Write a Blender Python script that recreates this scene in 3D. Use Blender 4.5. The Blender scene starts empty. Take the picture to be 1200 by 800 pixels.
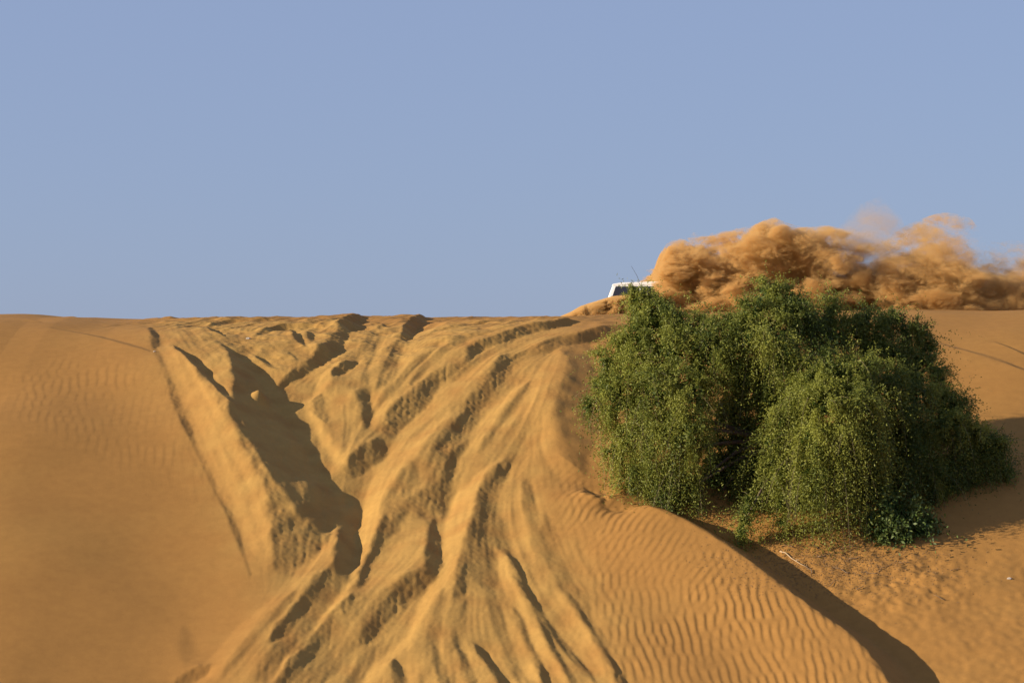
import bpy, bmesh, math, random
import numpy as np
from mathutils import Vector, Matrix

random.seed(11)
RNG = np.random.default_rng(5)
scene = bpy.context.scene
COL = scene.collection

# ------------------------------------------------------------------ helpers
def link(name, me, mat=None, parent=None):
    o = bpy.data.objects.new(name, me)
    COL.objects.link(o)
    if mat is not None and me is not None:
        me.materials.append(mat)
    if parent is not None:
        o.parent = parent
    return o

def tag(o, label=None, cat=None, group=None, kind=None):
    if label: o['label'] = label
    if cat: o['category'] = cat
    if group: o['group'] = group
    if kind: o['kind'] = kind
    return o

def empty(name, loc, rz=0.0):
    o = bpy.data.objects.new(name, None)
    o.location = loc
    o.rotation_euler = (0, 0, rz)
    o.empty_display_size = 0.3
    COL.objects.link(o)
    return o

def mesh_np(name, verts, quads, smooth=True):
    me = bpy.data.meshes.new(name)
    nv, nf = len(verts), len(quads)
    k = quads.shape[1]
    me.vertices.add(nv)
    me.vertices.foreach_set('co', np.ascontiguousarray(verts, dtype=np.float32).ravel())
    me.loops.add(nf * k)
    me.loops.foreach_set('vertex_index', np.ascontiguousarray(quads, dtype=np.int32).ravel())
    me.polygons.add(nf)
    me.polygons.foreach_set('loop_start', np.arange(0, nf * k, k, dtype=np.int32))
    me.polygons.foreach_set('use_smooth', np.full(nf, smooth, dtype=bool))
    me.update(calc_edges=True)
    return me

def bm_mesh(name, bm, smooth=False):
    bmesh.ops.recalc_face_normals(bm, faces=bm.faces[:])
    me = bpy.data.meshes.new(name)
    bm.to_mesh(me); bm.free()
    for p in me.polygons: p.use_smooth = smooth
    return me

def tube(bm, pts, radii, n=8):
    rings = []
    for i, p in enumerate(pts):
        p = Vector(p)
        a = Vector(pts[max(0, i - 1)]); b = Vector(pts[min(len(pts) - 1, i + 1)])
        t = (b - a).normalized()
        u = t.cross(Vector((0.31, 0.87, 0.38))).normalized()
        v = t.cross(u).normalized()
        rings.append([bm.verts.new(p + (u * math.cos(2 * math.pi * k / n) + v * math.sin(2 * math.pi * k / n)) * radii[i]) for k in range(n)])
    for r0, r1 in zip(rings, rings[1:]):
        for k in range(n):
            bm.faces.new((r0[k], r0[(k + 1) % n], r1[(k + 1) % n], r1[k]))
    bm.faces.new(rings[0][::-1]); bm.faces.new(rings[-1])

def material(name):
    m = bpy.data.materials.new(name)
    m.use_nodes = True
    nt = m.node_tree
    b = nt.nodes.get('Principled BSDF')
    return m, nt, b

def simple(name, col, rough=0.6, metal=0.0, noise=0.0, scale=8.0):
    m, nt, b = material(name)
    b.inputs['Roughness'].default_value = rough
    b.inputs['Metallic'].default_value = metal
    b.inputs['Base Color'].default_value = (*col, 1)
    if noise:
        n = nt.nodes.new('ShaderNodeTexNoise'); n.inputs['Scale'].default_value = scale; n.inputs['Detail'].default_value = 5
        tc = nt.nodes.new('ShaderNodeTexCoord'); nt.links.new(tc.outputs['Object'], n.inputs['Vector'])
        r = nt.nodes.new('ShaderNodeMix'); r.data_type = 'RGBA'
        r.inputs['A'].default_value = (*[c * (1 - noise) for c in col], 1)
        r.inputs['B'].default_value = (*[min(1, c * (1 + noise)) for c in col], 1)
        nt.links.new(n.outputs['Fac'], r.inputs['Factor'])
        nt.links.new(r.outputs['Result'], b.inputs['Base Color'])
    return m

# ------------------------------------------------------------------ camera
CAM = np.array([0.0, -100.0, -4.0]); PITCH = 0.03; FPX = 3000.0
cam_d = bpy.data.cameras.new('camera'); cam = bpy.data.objects.new('camera', cam_d); COL.objects.link(cam)
cam.location = CAM; cam.rotation_euler = (math.pi / 2 + PITCH, 0, 0)
cam_d.sensor_width = 36; cam_d.lens = 90; cam_d.clip_end = 8000; cam_d.clip_start = 0.5
scene.camera = cam

def ray(uv):
    uv = np.atleast_2d(np.asarray(uv, float))
    a = (uv[:, 0] - 600) / FPX; b = (400 - uv[:, 1]) / FPX
    d = np.stack([a, math.cos(PITCH) - b * math.sin(PITCH), math.sin(PITCH) + b * math.cos(PITCH)], 1)
    return d / d[:, 1:2]           # per metre of y

def at(u, v, y):
    d = ray([(u, v)])[0]
    return CAM + d * (y - CAM[1])

# ------------------------------------------------------------------ terrain
CREST_U = [-400, 0, 20, 47, 80, 117, 150, 240, 330, 420, 500, 600, 700, 800, 1000, 1200, 1600]
CREST_V = [372, 370, 370.5, 372, 371.5, 373, 374, 373, 374, 372, 371.5, 371, 369, 367, 364, 363, 362]
def base(x, y):
    """The dune: a flat top, a rounded brow, a long face going down to a trough, and the dune one stands on."""
    t = -y - 5.0
    w = 5.0
    face = -0.265 * (t + np.sqrt(t * t + w * w)) + 0.48
    # trough at the foot
    fl = -15.0
    k = 1.2
    dd = face - fl
    face = fl + 0.5 * (dd + np.sqrt(dd * dd + k))
    crest = np.interp(600 + x * 30.0, CREST_U, CREST_V)
    fade = 1 / (1 + np.exp(np.clip((-y - 9.0) / 2.5, -40, 40)))
    z = face + (370 - crest) / 30.0 * fade
    z = z - 0.05 * np.maximum(0, y - 14) * np.exp(-np.maximum(0, y - 14) / 300)
    z = z + 9.4 * np.exp(-((y + 104) / 18.0) ** 2 - (x / 60.0) ** 2)
    far = np.clip((np.hypot(x, y) - 60) / 200, 0, 1)
    z = z + far * (2.5 * np.sin(x * 0.021 + 1.3 + 0.6 * np.sin(y * 0.013)) * np.cos(y * 0.017) - 2.0)
    return z

X0, X1, Y0, Y1 = -25.6, 25.6, -35.2, 9.6

# strokes: (points in photo pixels, half width in metres, drop slope (+ falls to the lee, right hand), roughness 0..1)
S = []
def st(pts, hw, s, rough=0.5, soft=0.45): S.append((np.array(pts, float), hw, s, rough, soft))
# --- left rut pair
st([(176, 396), (183, 414), (191, 432), (203, 458), (215, 492), (228, 518), (248, 558), (270, 600), (284, 640), (293, 668)], .10, .22, .4)
st([(198, 445), (205, 466), (215, 492), (227, 516)], .14, .42, .8)
st([(262, 583), (272, 604), (283, 634)], .10, .36, .6)
st([(196, 400), (206, 420), (222, 455), (240, 500), (262, 545), (284, 590), (302, 640)], .28, -.22, .1, .8)
st([(205, 407), (222, 420), (240, 438), (258, 456), (272, 470)], .16, .75, .2)
# --- crisp edges inside the trampled part
st([(425, 372), (408, 380), (396, 392), (387, 412), (362, 425), (347, 438), (330, 453)], 0.230, 0.820, .5)
st([(388, 378), (345, 379), (320, 383), (301, 392)], 0.149, 0.700, .2)
st([(343, 386), (349, 396), (357, 404)], 0.138, 0.680, .2)
st([(363, 387), (366, 399)], 0.115, 0.580, .2)
st([(246, 383), (252, 388), (262, 394)], 0.138, 0.700, .2)
st([(290, 376), (268, 375), (247, 379)], 0.138, 0.630, .2)
st([(318, 374.5), (300, 375)], 0.115, 0.580, .2)
st([(302, 418), (312, 425), (321, 431)], 0.149, 0.680, .3)
st([(417, 421), (403, 430), (389, 440)], 0.196, 0.580, .6)
st([(373, 464), (376, 478), (383, 494)], 0.230, 0.500, .3)
st([(498, 372), (484, 380), (472, 398)], 0.196, 0.820, .3)
st([(472, 398), (455, 425), (446, 450)], 0.287, 0.330, .3, .8)
st([(420, 374), (440, 376), (455, 382)], 0.138, 0.430, .4)
st([(676, 376), (650, 381), (625, 387), (600, 391), (576, 399), (557, 406), (546, 420)], 0.230, 0.700, 1.0)
st([(546, 425), (512, 441), (497, 456), (470, 480), (450, 500)], 0.299, 0.480, 1.0)
st([(727, 385), (687, 394), (662, 400), (640, 409), (620, 415)], 0.253, 0.630, .8)
st([(612, 413), (592, 422), (577, 445), (557, 472), (534, 500), (514, 538)], 0.253, 0.530, 1.0)
st([(592, 540), (568, 585), (561, 620), (550, 655), (533, 690)], 0.253, 0.500, .5, .7)
st([(385, 668), (365, 692), (350, 708), (320, 745)], 0.207, 0.580, .8)
st([(414, 698), (388, 729), (365, 752), (335, 796), (318, 830)], 0.196, 0.580, .8)
st([(500, 676), (470, 696), (443, 720), (428, 748)], 0.299, 0.680, 1.0)
st([(560, 390), (530, 396), (505, 402)], 0.138, 0.380, .4, .8)
st([(570, 377), (540, 380), (517, 384)], 0.115, 0.430, .4, .8)
# --- grooves at the bottom
st([(560, 755), (575, 775), (590, 798), (604, 825)], 0.172, 0.660, .3)
st([(540, 760), (548, 780), (556, 805)], 0.149, 0.600, .3)
st([(465, 770), (468, 790), (474, 812)], 0.196, 0.600, .4)
st([(505, 752), (512, 775), (524, 805)], 0.161, 0.500, .3)
st([(593, 640), (615, 687), (633, 716), (645, 755), (672, 800), (684, 825)], 0.161, 0.630, .2)
st([(582, 640), (603, 690), (621, 718), (633, 756), (659, 798)], 0.196, -0.340, .1, .8)
st([(604, 712), (616, 745), (640, 798), (652, 825)], 0.149, 0.560, .2)
st([(596, 712), (607, 745), (630, 798)], 0.149, -0.300, .2, .8)
st([(632, 716), (664, 757), (698, 800)], 0.161, 0.440, .2)
st([(664, 692), (685, 725), (707, 762), (732, 800), (744, 825)], 0.161, 0.530, .2)
st([(628, 615), (648, 660), (664, 695)], 0.138, 0.320, .2)
st([(650, 690), (673, 727), (696, 765), (720, 800)], 0.184, -0.260, .1, .8)
for p_ in ([(520, 690), (508, 735), (494, 800)], [(545, 705), (535, 745), (530, 800)], [(470, 715), (430, 760), (405, 810)], [(455, 690), (415, 735), (375, 800)],
           [(575, 690), (585, 735), (612, 800)], [(560, 640), (572, 690), (590, 740)], [(640, 600), (655, 650), (690, 710)], [(615, 560), (622, 600), (640, 650)],
           [(560, 480), (520, 530), (500, 570)], [(620, 450), (590, 490), (560, 530)], [(640, 470), (612, 510), (590, 545)], [(505, 410), (470, 440), (445, 475)], [(540, 395), (500, 425), (480, 450)],
           [(440, 385), (425, 410), (410, 420)], [(600, 400), (560, 420), (530, 445)], [(345, 690), (300, 740), (260, 790)], [(330, 410), (345, 420), (350, 432)], [(440, 400), (428, 430), (432, 450)]):
    st(p_, .15, .26, .2, .8)
# --- lower left crumbs and brow of the dune
st([(243, 778), (228, 786), (208, 798)], .18, .55, .8)
st([(215, 730), (218, 748), (222, 768)], .2, .14, .1, .9)
st([(18, 371), (32, 373), (48, 377)], .14, .5, .2)
st([(80, 371), (96, 372), (117, 375.5)], .12, .5, .2)
st([(212, 373.5), (190, 373), (170, 373.5)], .10, .5, .2)
st([(60, 384), (100, 390), (140, 401), (176, 413)], .13, .26, .1, .7)
st([(176, 384), (184, 398), (182, 410)], .14, .4, .4)
# --- the sharp crest beside the tree with its slip face
st([(655, 590), (725, 630), (800, 680), (860, 730), (915, 775), (970, 820), (1010, 860)], .9, -.12, .0, .9)
st([(668, 408), (655, 452), (652, 490), (664, 522), (686, 552)], .45, .32, .12)
st([(696, 572), (716, 582), (752, 596), (804, 614), (852, 640), (908, 682), (968, 726), (1022, 765), (1060, 800), (1090, 850)], .74, .88, .0, .25)
st([(655, 414), (640, 455), (632, 492), (645, 530), (668, 556)], .35, -.18, .1, .9)
# --- right bank
st([(1092, 399), (1120, 407), (1150, 416), (1200, 434), (1240, 450)], .15, .30, .2)
st([(1168, 402), (1185, 408), (1210, 420)], .10, .35, .3)
st([(1090, 690), (1110, 700), (1140, 693)], .12, .25, .6)
st([(1040, 675), (1060, 662), (1090, 668)], .14, .2, .6)
# polygons: (points, slope vector falling direction, slope, roughness)
P = []
def facet(pts, slope, rough=.2, dr=(1.0, -.1)):
    """a facet of the trampled face, corners read off an enlargement of the photo; slope + falls to the lee"""
    P.append(([(150 + x * .55, 360 + y * .55) for x, y in pts], dr, slope, rough))
facet([(85, 80), (115, 100), (200, 230), (300, 400), (305, 510), (290, 560), (262, 560), (235, 480), (170, 330), (110, 200), (70, 110)], .02, .05)
facet([(95, 85), (112, 92), (160, 150), (220, 260), (295, 395), (312, 470), (305, 530), (285, 480), (262, 400), (200, 280), (140, 170)], -0.286, .0)
facet([(112, 92), (190, 185), (225, 255), (275, 330), (327, 400), (312, 440), (295, 395), (220, 260), (160, 150)], .42, .9)
facet([(320, 420), (410, 480), (445, 478), (400, 520), (340, 560), (312, 545), (310, 460)], .42, .8)
facet([(500, 110), (600, 40), (660, 30), (690, 90), (600, 180), (530, 250), (505, 260), (520, 170)], -0.182, .0)
facet([(640, 200), (720, 110), (860, 80), (800, 100), (700, 180), (620, 260), (560, 330), (520, 380), (530, 330)], -0.208, .0)
facet([(800, 100), (850, 105), (780, 190), (740, 240), (700, 270), (640, 340), (620, 340), (720, 220), (770, 150)], .32, .8)
facet([(780, 200), (930, 110), (890, 200), (800, 260), (730, 300), (720, 280)], -0.286, .0)
facet([(450, 470), (440, 530), (380, 600), (300, 680), (200, 770), (150, 800), (110, 800), (230, 680), (330, 590), (400, 520)], -0.195, .0)
facet([(430, 560), (490, 550), (470, 600), (400, 690), (310, 790), (250, 800), (330, 700), (390, 620)], .34, .3)
facet([(440, 620), (560, 590), (600, 590), (500, 700), (400, 800), (330, 800), (420, 700)], .22, .2)
facet([(740, 400), (800, 340), (790, 400), (800, 480), (830, 560), (760, 600), (720, 560), (735, 480)], .30, .3)
facet([(800, 330), (880, 280), (880, 340), (900, 440), (850, 520), (810, 480), (795, 400)], -0.130, .0)
facet([(600, 690), (560, 720), (480, 800), (520, 800), (590, 730), (640, 670)], -0.260, .0)
facet([(540, 420), (610, 320), (620, 370), (570, 450)], .34, .3)
facet([(500, 400), (540, 350), (600, 290), (690, 215), (640, 285), (580, 350), (535, 420), (530, 490), (500, 560), (470, 620), (400, 700), (320, 800), (300, 800), (390, 690), (450, 610), (490, 540), (485, 470)], -0.390, .0)
facet([(540, 430), (570, 470), (545, 500), (520, 560), (490, 590), (470, 600), (520, 530), (530, 470)], .72, .3)
facet([(560, 510), (640, 460), (630, 540), (590, 580), (480, 610), (500, 590), (540, 560)], -0.208, .0)
facet([(600, 400), (650, 370), (700, 290), (715, 290), (690, 370), (668, 440), (600, 440), (560, 475), (540, 500), (535, 480), (570, 440)], .66, .8)
facet([(636, 470), (660, 445), (670, 500), (674, 575), (625, 582), (628, 530)], .54, .2)
facet([(690, 400), (730, 370), (800, 310), (745, 390), (727, 440), (725, 500), (700, 570), (650, 640), (610, 690), (600, 680), (640, 600), (672, 540), (674, 450)], -0.442, .0)
facet([(690, 590), (715, 570), (722, 600), (690, 625)], .72, .3)
facet([(560, 620), (590, 600), (610, 610), (560, 670), (510, 710), (505, 690), (530, 650)], .70, .5)
facet([(400, 150), (390, 200), (400, 250), (430, 310), (455, 345), (470, 320), (430, 270), (410, 220), (415, 180), (440, 140), (500, 110), (480, 105), (430, 125)], -0.442, .0)
facet([(425, 190), (450, 160), (490, 150), (485, 190), (490, 240), (505, 275), (480, 310), (450, 290), (420, 240)], .05, .0)
facet([(482, 180), (523, 175), (522, 210), (503, 265), (490, 230)], .66, .3)
facet([(520, 280), (552, 290), (547, 322), (500, 362), (450, 362), (445, 355), (470, 330)], .72, .6)
facet([(545, 265), (590, 215), (640, 170), (645, 190), (610, 240), (555, 285)], .44, .9)
facet([(455, 470), (480, 480), (494, 548), (440, 562), (430, 550)], .70, .1)
# the gully: a steep lee wall and a floor
P.append(([(262, 403), (285, 422), (300, 430), (320, 470), (350, 520), (385, 570), (420, 600), (420, 650), (405, 660), (397, 640), (399, 616), (375, 620), (345, 595), (322, 565), (300, 533), (280, 505), (268, 478), (276, 458), (268, 432)],
          (1.0, -.12), .86, .02))
P.append(([(300, 430), (328, 455), (358, 465), (360, 488), (374, 515), (390, 548), (410, 562), (427, 572), (420, 600), (385, 570), (350, 520), (320, 470)], (1.0, -.12), .22, .02))
P.append(([(664, 410), (690, 402), (706, 470), (700, 520), (680, 540), (660, 526), (648, 490), (650, 452)], (1, 0), .30, .10))

def segs_dist(px, py, pts):
    best = np.full(px.shape, 1e9); nx = np.zeros(px.shape); ny = np.zeros(px.shape); tt = np.zeros(px.shape)
    L = np.concatenate([[0], np.cumsum(np.hypot(*np.diff(pts, axis=0).T))]); tot = max(L[-1], 1e-6)
    for i in range(len(pts) - 1):
        a, b = pts[i], pts[i + 1]; d = b - a; l2 = max(d @ d, 1e-9)
        t = np.clip(((px - a[0]) * d[0] + (py - a[1]) * d[1]) / l2, 0, 1)
        dist = np.hypot(px - a[0] - t * d[0], py - a[1] - t * d[1])
        m = dist < best
        l = math.sqrt(l2)
        n = np.array([-d[1], d[0]]) / l
        if n[0] - 0.35 * n[1] < 0: n = -n       # fall away from the sun
        best = np.where(m, dist, best); nx = np.where(m, n[0], nx); ny = np.where(m, n[1], ny)
        tt = np.where(m, (L[i] + t * l) / tot, tt)
    return best, nx, ny, tt

def smooth(a, b, x):
    t = np.clip((x - a) / (b - a), 0, 1); return t * t * (3 - 2 * t)

def inside(px, py, poly):
    r = np.zeros(px.shape, bool); n = len(poly)
    for i in range(n):
        (xa, ya), (xb, yb) = poly[i], poly[(i + 1) % n]
        c = ((ya > py) != (yb > py)) & (px < (xb - xa) * (py - ya) / (yb - ya + 1e-12) + xa)
        r ^= c
    return r

def filt(nx, ny, dx, fn):
    """noise whose spectrum is fn(kx, ky), unit variance"""
    w = np.fft.rfft2(RNG.standard_normal((ny, nx)))
    ky = np.fft.fftfreq(ny, dx)[:, None]; kx = np.fft.rfftfreq(nx, dx)[None, :]
    f = np.fft.irfft2(w * fn(kx, ky), s=(ny, nx))
    return (f - f.mean()) / (f.std() + 1e-12)

def blur(a, sig, dx):
    ny, nx = a.shape
    ky = np.fft.fftfreq(ny, dx)[:, None]; kx = np.fft.rfftfreq(nx, dx)[None, :]
    return np.fft.irfft2(np.fft.rfft2(a) * np.exp(-2 * (math.pi * sig) ** 2 * (kx ** 2 + ky ** 2)), s=a.shape)

class Field:
    def __init__(self, dx):
        self.dx = dx
        self.nx = int(round((X1 - X0) / dx)); self.ny = int(round((Y1 - Y0) / dx))
        self.x = X0 + np.arange(self.nx) * dx; self.y = Y0 + np.arange(self.ny) * dx
        self.gx, self.gy = np.meshgrid(self.x, self.y)
        self.base = base(self.gx, self.gy)
        self.h = np.zeros_like(self.gx)
        gx, gy = self.gx, self.gy
        # uneven, crumbling edges
        self.wx = gx + .09 * np.sin(2.1 * gx + 1.3 * gy + .8 * np.sin(1.7 * gy)) + .035 * np.sin(7.1 * gx + 5.3 * gy + 1.1 * np.sin(3.7 * gy)) + .028 * np.sin(13.0 * gy - 6.0 * gx + np.sin(9 * gx)) + .03 * np.sin(24 * gx + 19 * gy)
        self.wy = gy + .06 * np.sin(6.3 * gx - 4.1 * gy + 2.0) + .05 * np.sin(15 * gx + 11 * gy) + .03 * np.sin(27 * gx - 21 * gy)
        self.mod = .92 + .22 * np.sin(2.3 * gx + 1.1 * gy + np.sin(1.9 * gy)) + .18 * np.sin(1.2 * gx - 3.3 * gy)
        self.win = smooth(X0, X0 + 3, self.gx) * (1 - smooth(X1 - 3, X1, self.gx)) * smooth(Y0, Y0 + 4, self.gy) * (1 - smooth(Y1 - 4.0, Y1, self.gy))
    def z(self, x, y):
        fx = np.clip((x - X0) / self.dx, 0, self.nx - 1.001); fy = np.clip((y - Y0) / self.dx, 0, self.ny - 1.001)
        i = fx.astype(int); j = fy.astype(int); a = fx - i; b = fy - j
        H = self.h
        return base(x, y) + (H[j, i] * (1 - a) * (1 - b) + H[j, i + 1] * a * (1 - b) + H[j + 1, i] * (1 - a) * b + H[j + 1, i + 1] * a * b)
    def hit(self, uv):
        """where the sight lines through these photo points meet the sand"""
        d = ray(uv)
        t = np.arange(62, 109, 0.1)
        px = CAM[0] + d[:, 0:1] * t; py = CAM[1] + t[None, :] + 0 * px; pz = CAM[2] + d[:, 2:3] * t
        gap = pz - self.z(px, py)
        under = gap < 0
        k = np.where(under.any(1), under.argmax(1), gap.argmin(1))
        r = np.arange(len(d))
        k0 = np.maximum(k - 1, 0)
        g0 = gap[r, k0]; g1 = gap[r, k]
        f = np.where(under.any(1), np.clip(g0 / (g0 - g1 + 1e-9), 0, 1), 1)
        tt = t[k0] + (t[k] - t[k0]) * f
        return np.stack([CAM[0] + d[:, 0] * tt, CAM[1] + tt], 1)
    def solve(self, strokes, polys):
        sx = np.zeros_like(self.gx); sy = np.zeros_like(self.gx); rough = np.zeros_like(self.gx)
        for (pts, dr, s, ro) in polys:
            w = inside(self.wx, self.wy, pts).astype(float)
            w = np.clip(blur(w, 0.055, self.dx), 0, 1)
            dr = np.array(dr) / np.hypot(*dr)
            sx = sx * (1 - w) + w * (-s * dr[0]); sy = sy * (1 - w) + w * (-s * dr[1])
            rough = np.maximum(rough, w * ro)
        for (pts, hw, s, ro, soft) in strokes:
            m = 2.2 * hw + 0.2
            wk = min(1.0, (hw / .32) ** 1.5)
            i0 = max(0, int((pts[:, 0].min() - m - X0) / self.dx)); i1 = min(self.nx, int((pts[:, 0].max() + m - X0) / self.dx) + 2)
            j0 = max(0, int((pts[:, 1].min() - m - Y0) / self.dx)); j1 = min(self.ny, int((pts[:, 1].max() + m - Y0) / self.dx) + 2)
            if i1 <= i0 or j1 <= j0: continue
            sl = (slice(j0, j1), slice(i0, i1))
            d, nx, ny, tt = segs_dist(self.gx[sl] + wk * (self.wx - self.gx)[sl], self.gy[sl] + wk * (self.wy - self.gy)[sl], pts)
            md = self.mod[sl] if ro > .15 else 1.0
            taper = 0.45 + 0.55 * smooth(0, .12, tt) * (1 - smooth(.85, 1, tt))
            w = 1 - smooth(hw * (1 - soft) * taper, hw * (1 + soft) * taper, d)
            sx[sl] = sx[sl] * (1 - w) + w * (-s * md * nx); sy[sl] = sy[sl] * (1 - w) + w * (-s * md * ny)
            if s > 0: rough[sl] = np.maximum(rough[sl], w * ro)
        NX, NY = self.nx * 2, self.ny * 2
        kx = 2 * math.pi * np.fft.rfftfreq(NX, self.dx)[None, :]; ky = 2 * math.pi * np.fft.fftfreq(NY, self.dx)[:, None]
        F = lambda a: np.fft.rfft2(a, s=(NY, NX))
        mu = (2 * math.pi / 22.0) ** 2
        H = (-1j * kx * F(sx) - 1j * ky * F(sy)) / (kx ** 2 + ky ** 2 * 0.85 + mu)
        self.h = np.fft.irfft2(H, s=(NY, NX))[:self.ny, :self.nx] * self.win
        self.rough = rough

def chaikin(p, n=2):
    for _ in range(n):
        if len(p) < 3: return p
        q = p[:-1] * .75 + p[1:] * .25; r = p[:-1] * .25 + p[1:] * .75
        p = np.concatenate([p[:1], np.stack([q, r], 1).reshape(-1, 2), p[-1:]])
    return p

def unproject(field, prev=None, mix=1.0):
    allp = np.concatenate([s[0] for s in S] + [np.array(p[0], float) for p in P])
    w = field.hit(allp)
    if prev is not None: w = prev * (1 - mix) + w * mix
    out_s, out_p, k = [], [], 0
    for (pts, hw, s, ro, soft) in S:
        out_s.append((w[k:k + len(pts)], hw, s, ro, soft)); k += len(pts)
    for (pts, dr, s, ro) in P:
        out_p.append((w[k:k + len(pts)], dr, s, ro)); k += len(pts)
    out_s = [(chaikin(a), b, c, d, e) for a, b, c, d, e in out_s]
    return w, out_s, out_p

coarse = Field(0.16)
prev = None
for it in range(9):
    prev, ws, wp = unproject(coarse, prev, 1.0 if it == 0 else 0.6)
    coarse.solve(ws, wp)

fine = Field(0.04)
fine.solve(ws, wp)
ground_smooth = fine.h.copy()

def region(pts, sig):
    # an area outlined on the photo, softened by sig metres
    w = inside(fine.gx, fine.gy, coarse.hit(np.array(pts, float))).astype(float)
    return np.clip(blur(w, sig, fine.dx), 0, 1)

nx, ny, dx = fine.nx, fine.ny, fine.dx
# crumbled banks: lumps and run-out streaks down the fall line
rough = np.clip(blur(fine.rough, 0.12, dx), 0, 1)
lumps = filt(nx, ny, dx, lambda kx, ky: np.exp(-((np.hypot(kx, ky) - 2.2) / 1.6) ** 2))
big = filt(nx, ny, dx, lambda kx, ky: np.exp(-((np.hypot(kx, ky) - .7) / .5) ** 2))
streak = filt(nx, ny, dx, lambda kx, ky: np.exp(-((np.abs(kx + 0.25 * ky) - 4.2) / 2.2) ** 2 - (ky / 0.8) ** 2))
trackn = filt(nx, ny, dx, lambda kx, ky: np.exp(-((np.abs(.9 * kx - .45 * ky) - 0.9) / 0.8) ** 2 - ((.45 * kx + .9 * ky) / 0.2) ** 2))
creases = -np.abs(filt(nx, ny, dx, lambda kx, ky: np.exp(-((np.abs(.9 * kx - .45 * ky) - 0.8) / 0.5) ** 2 - ((.45 * kx + .9 * ky) / 0.16) ** 2)))
flow = -np.abs(filt(nx, ny, dx, lambda kx, ky: np.exp(-((np.abs(.9 * kx - .45 * ky) - 2.4) / 1.2) ** 2 - ((.45 * kx + .9 * ky) / 0.3) ** 2)))
creases2 = -np.abs(filt(nx, ny, dx, lambda kx, ky: np.exp(-((np.hypot(kx, ky * .6) - 1.1) / 0.6) ** 2)))
soft_n = filt(nx, ny, dx, lambda kx, ky: np.exp(-(np.hypot(kx, ky) / 0.22) ** 2))
grit = filt(nx, ny, dx, lambda kx, ky: np.exp(-((np.hypot(kx, ky) - 4.5) / 2.5) ** 2))
track = region([(180, 376), (660, 374), (660, 480), (640, 560), (700, 700), (780, 850), (250, 850), (330, 680), (300, 640), (240, 540)], .8)
fine.h += rough * (.0028 * -np.abs(streak) + .004 * np.maximum(0, lumps - 1.5) + 0.0035 * lumps + 0.006 * big + 0.0022 * streak + 0.0022 * grit + .005 * creases2)
brow = region([(200, 373), (600, 373), (640, 385), (520, 410), (420, 430), (330, 440), (230, 400)], .5)
fine.h += track * (.0010 * flow + .006 * np.maximum(0, lumps - 2.2) + 0.006 * trackn + 0.0008 * streak + 0.003 * big + 0.0011 * grit + .0025 * creases)
brow2 = smooth(-5, -2.5, fine.gy) * (1 - smooth(3.5, 6, fine.gy)) * smooth(-17, -12, fine.gx) * (1 - smooth(1, 6, fine.gx))
fine.h += np.maximum(brow, brow2) * (.014 * creases2 + .016 * big) + brow2 * .02 * creases
fine.h += 0.028 * soft_n * fine.win
lowleft = region([(-80, 500), (120, 480), (230, 560), (270, 680), (190, 860), (-80, 860)], 1.5)
fine.h -= .13 * lowleft * (fine.gx + 11.5)
# slip streaks that follow the run of the ruts and ribs
ddx = .16; cnx, cny = coarse.nx, coarse.ny
C2 = np.zeros((cny, cnx)); S2 = np.zeros((cny, cnx))
for (pts, hw, sl_, ro, soft) in ws:
    L = np.hypot(*(pts[-1] - pts[0]))
    if hw > .6 or L < .8: continue
    d, tx, ty, tt = segs_dist(coarse.gx, coarse.gy, pts)
    wgt = 1 / (d * d + .12) ** 1.5
    th = np.arctan2(tx, -ty)            # tangent = normal turned by a quarter
    C2 += wgt * np.cos(2 * th); S2 += wgt * np.sin(2 * th)
TH = .5 * np.arctan2(blur(S2 / np.hypot(C2, S2), .3, ddx), blur(C2 / np.hypot(C2, S2), .3, ddx))
ii = np.clip(((fine.gx - X0) / ddx).astype(int), 0, cnx - 1); jj = np.clip(((fine.gy - Y0) / ddx).astype(int), 0, cny - 1)
c2f = blur(np.cos(2 * TH)[jj, ii], .2, dx); s2f = blur(np.sin(2 * TH)[jj, ii], .2, dx)
thf = .5 * np.arctan2(s2f, c2f); ux = np.cos(thf); uy = np.sin(thf)
def advect(src, steps, ds=1.3):
    acc = src.copy(); n_ = 1
    for sg in (1, -1):
        gx_ = np.tile(np.arange(nx, dtype=np.float32)[None, :], (ny, 1)); gy_ = np.tile(np.arange(ny, dtype=np.float32)[:, None], (1, nx))
        px_, py_ = ux * sg, uy * sg
        for _ in range(steps):
            gx_ = np.clip(gx_ + px_ * ds, 0, nx - 1.01); gy_ = np.clip(gy_ + py_ * ds, 0, ny - 1.01)
            a_ = gx_.astype(np.int32); b_ = gy_.astype(np.int32)
            qx, qy = ux[b_, a_], uy[b_, a_]
            k_ = np.sign(qx * px_ + qy * py_); k_[k_ == 0] = 1
            px_, py_ = qx * k_, qy * k_
            acc += src[b_, a_]; n_ += 1
    acc -= acc.mean()
    return acc / acc.std()
src1 = filt(nx, ny, dx, lambda kx, ky: np.exp(-((np.hypot(kx, ky) - 3.6) / 2.2) ** 2))
src2 = filt(nx, ny, dx, lambda kx, ky: np.exp(-((np.hypot(kx, ky) - 1.3) / .7) ** 2))
lic1 = advect(src1, 26); lic2 = advect(src2, 40)
fine.h += np.clip(track * 1.1, 0, 1) * (.0019 * lic1 - .0065 * np.abs(lic2) + .003 * lic2)
# a slumped lump that catches the sun in the gully
for (u_, v_, hh_, sg_) in [(304, 468, .30, .24), (296, 452, .06, .3), (340, 520, .10, .5), (362, 575, .12, .4)]:
    q_ = fine.hit([(u_, v_)])[0]
    fine.h += hh_ * np.exp(-(((fine.gx - q_[0]) / sg_) ** 2 + ((fine.gy - q_[1]) / (sg_ * 1.8)) ** 2))
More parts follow.
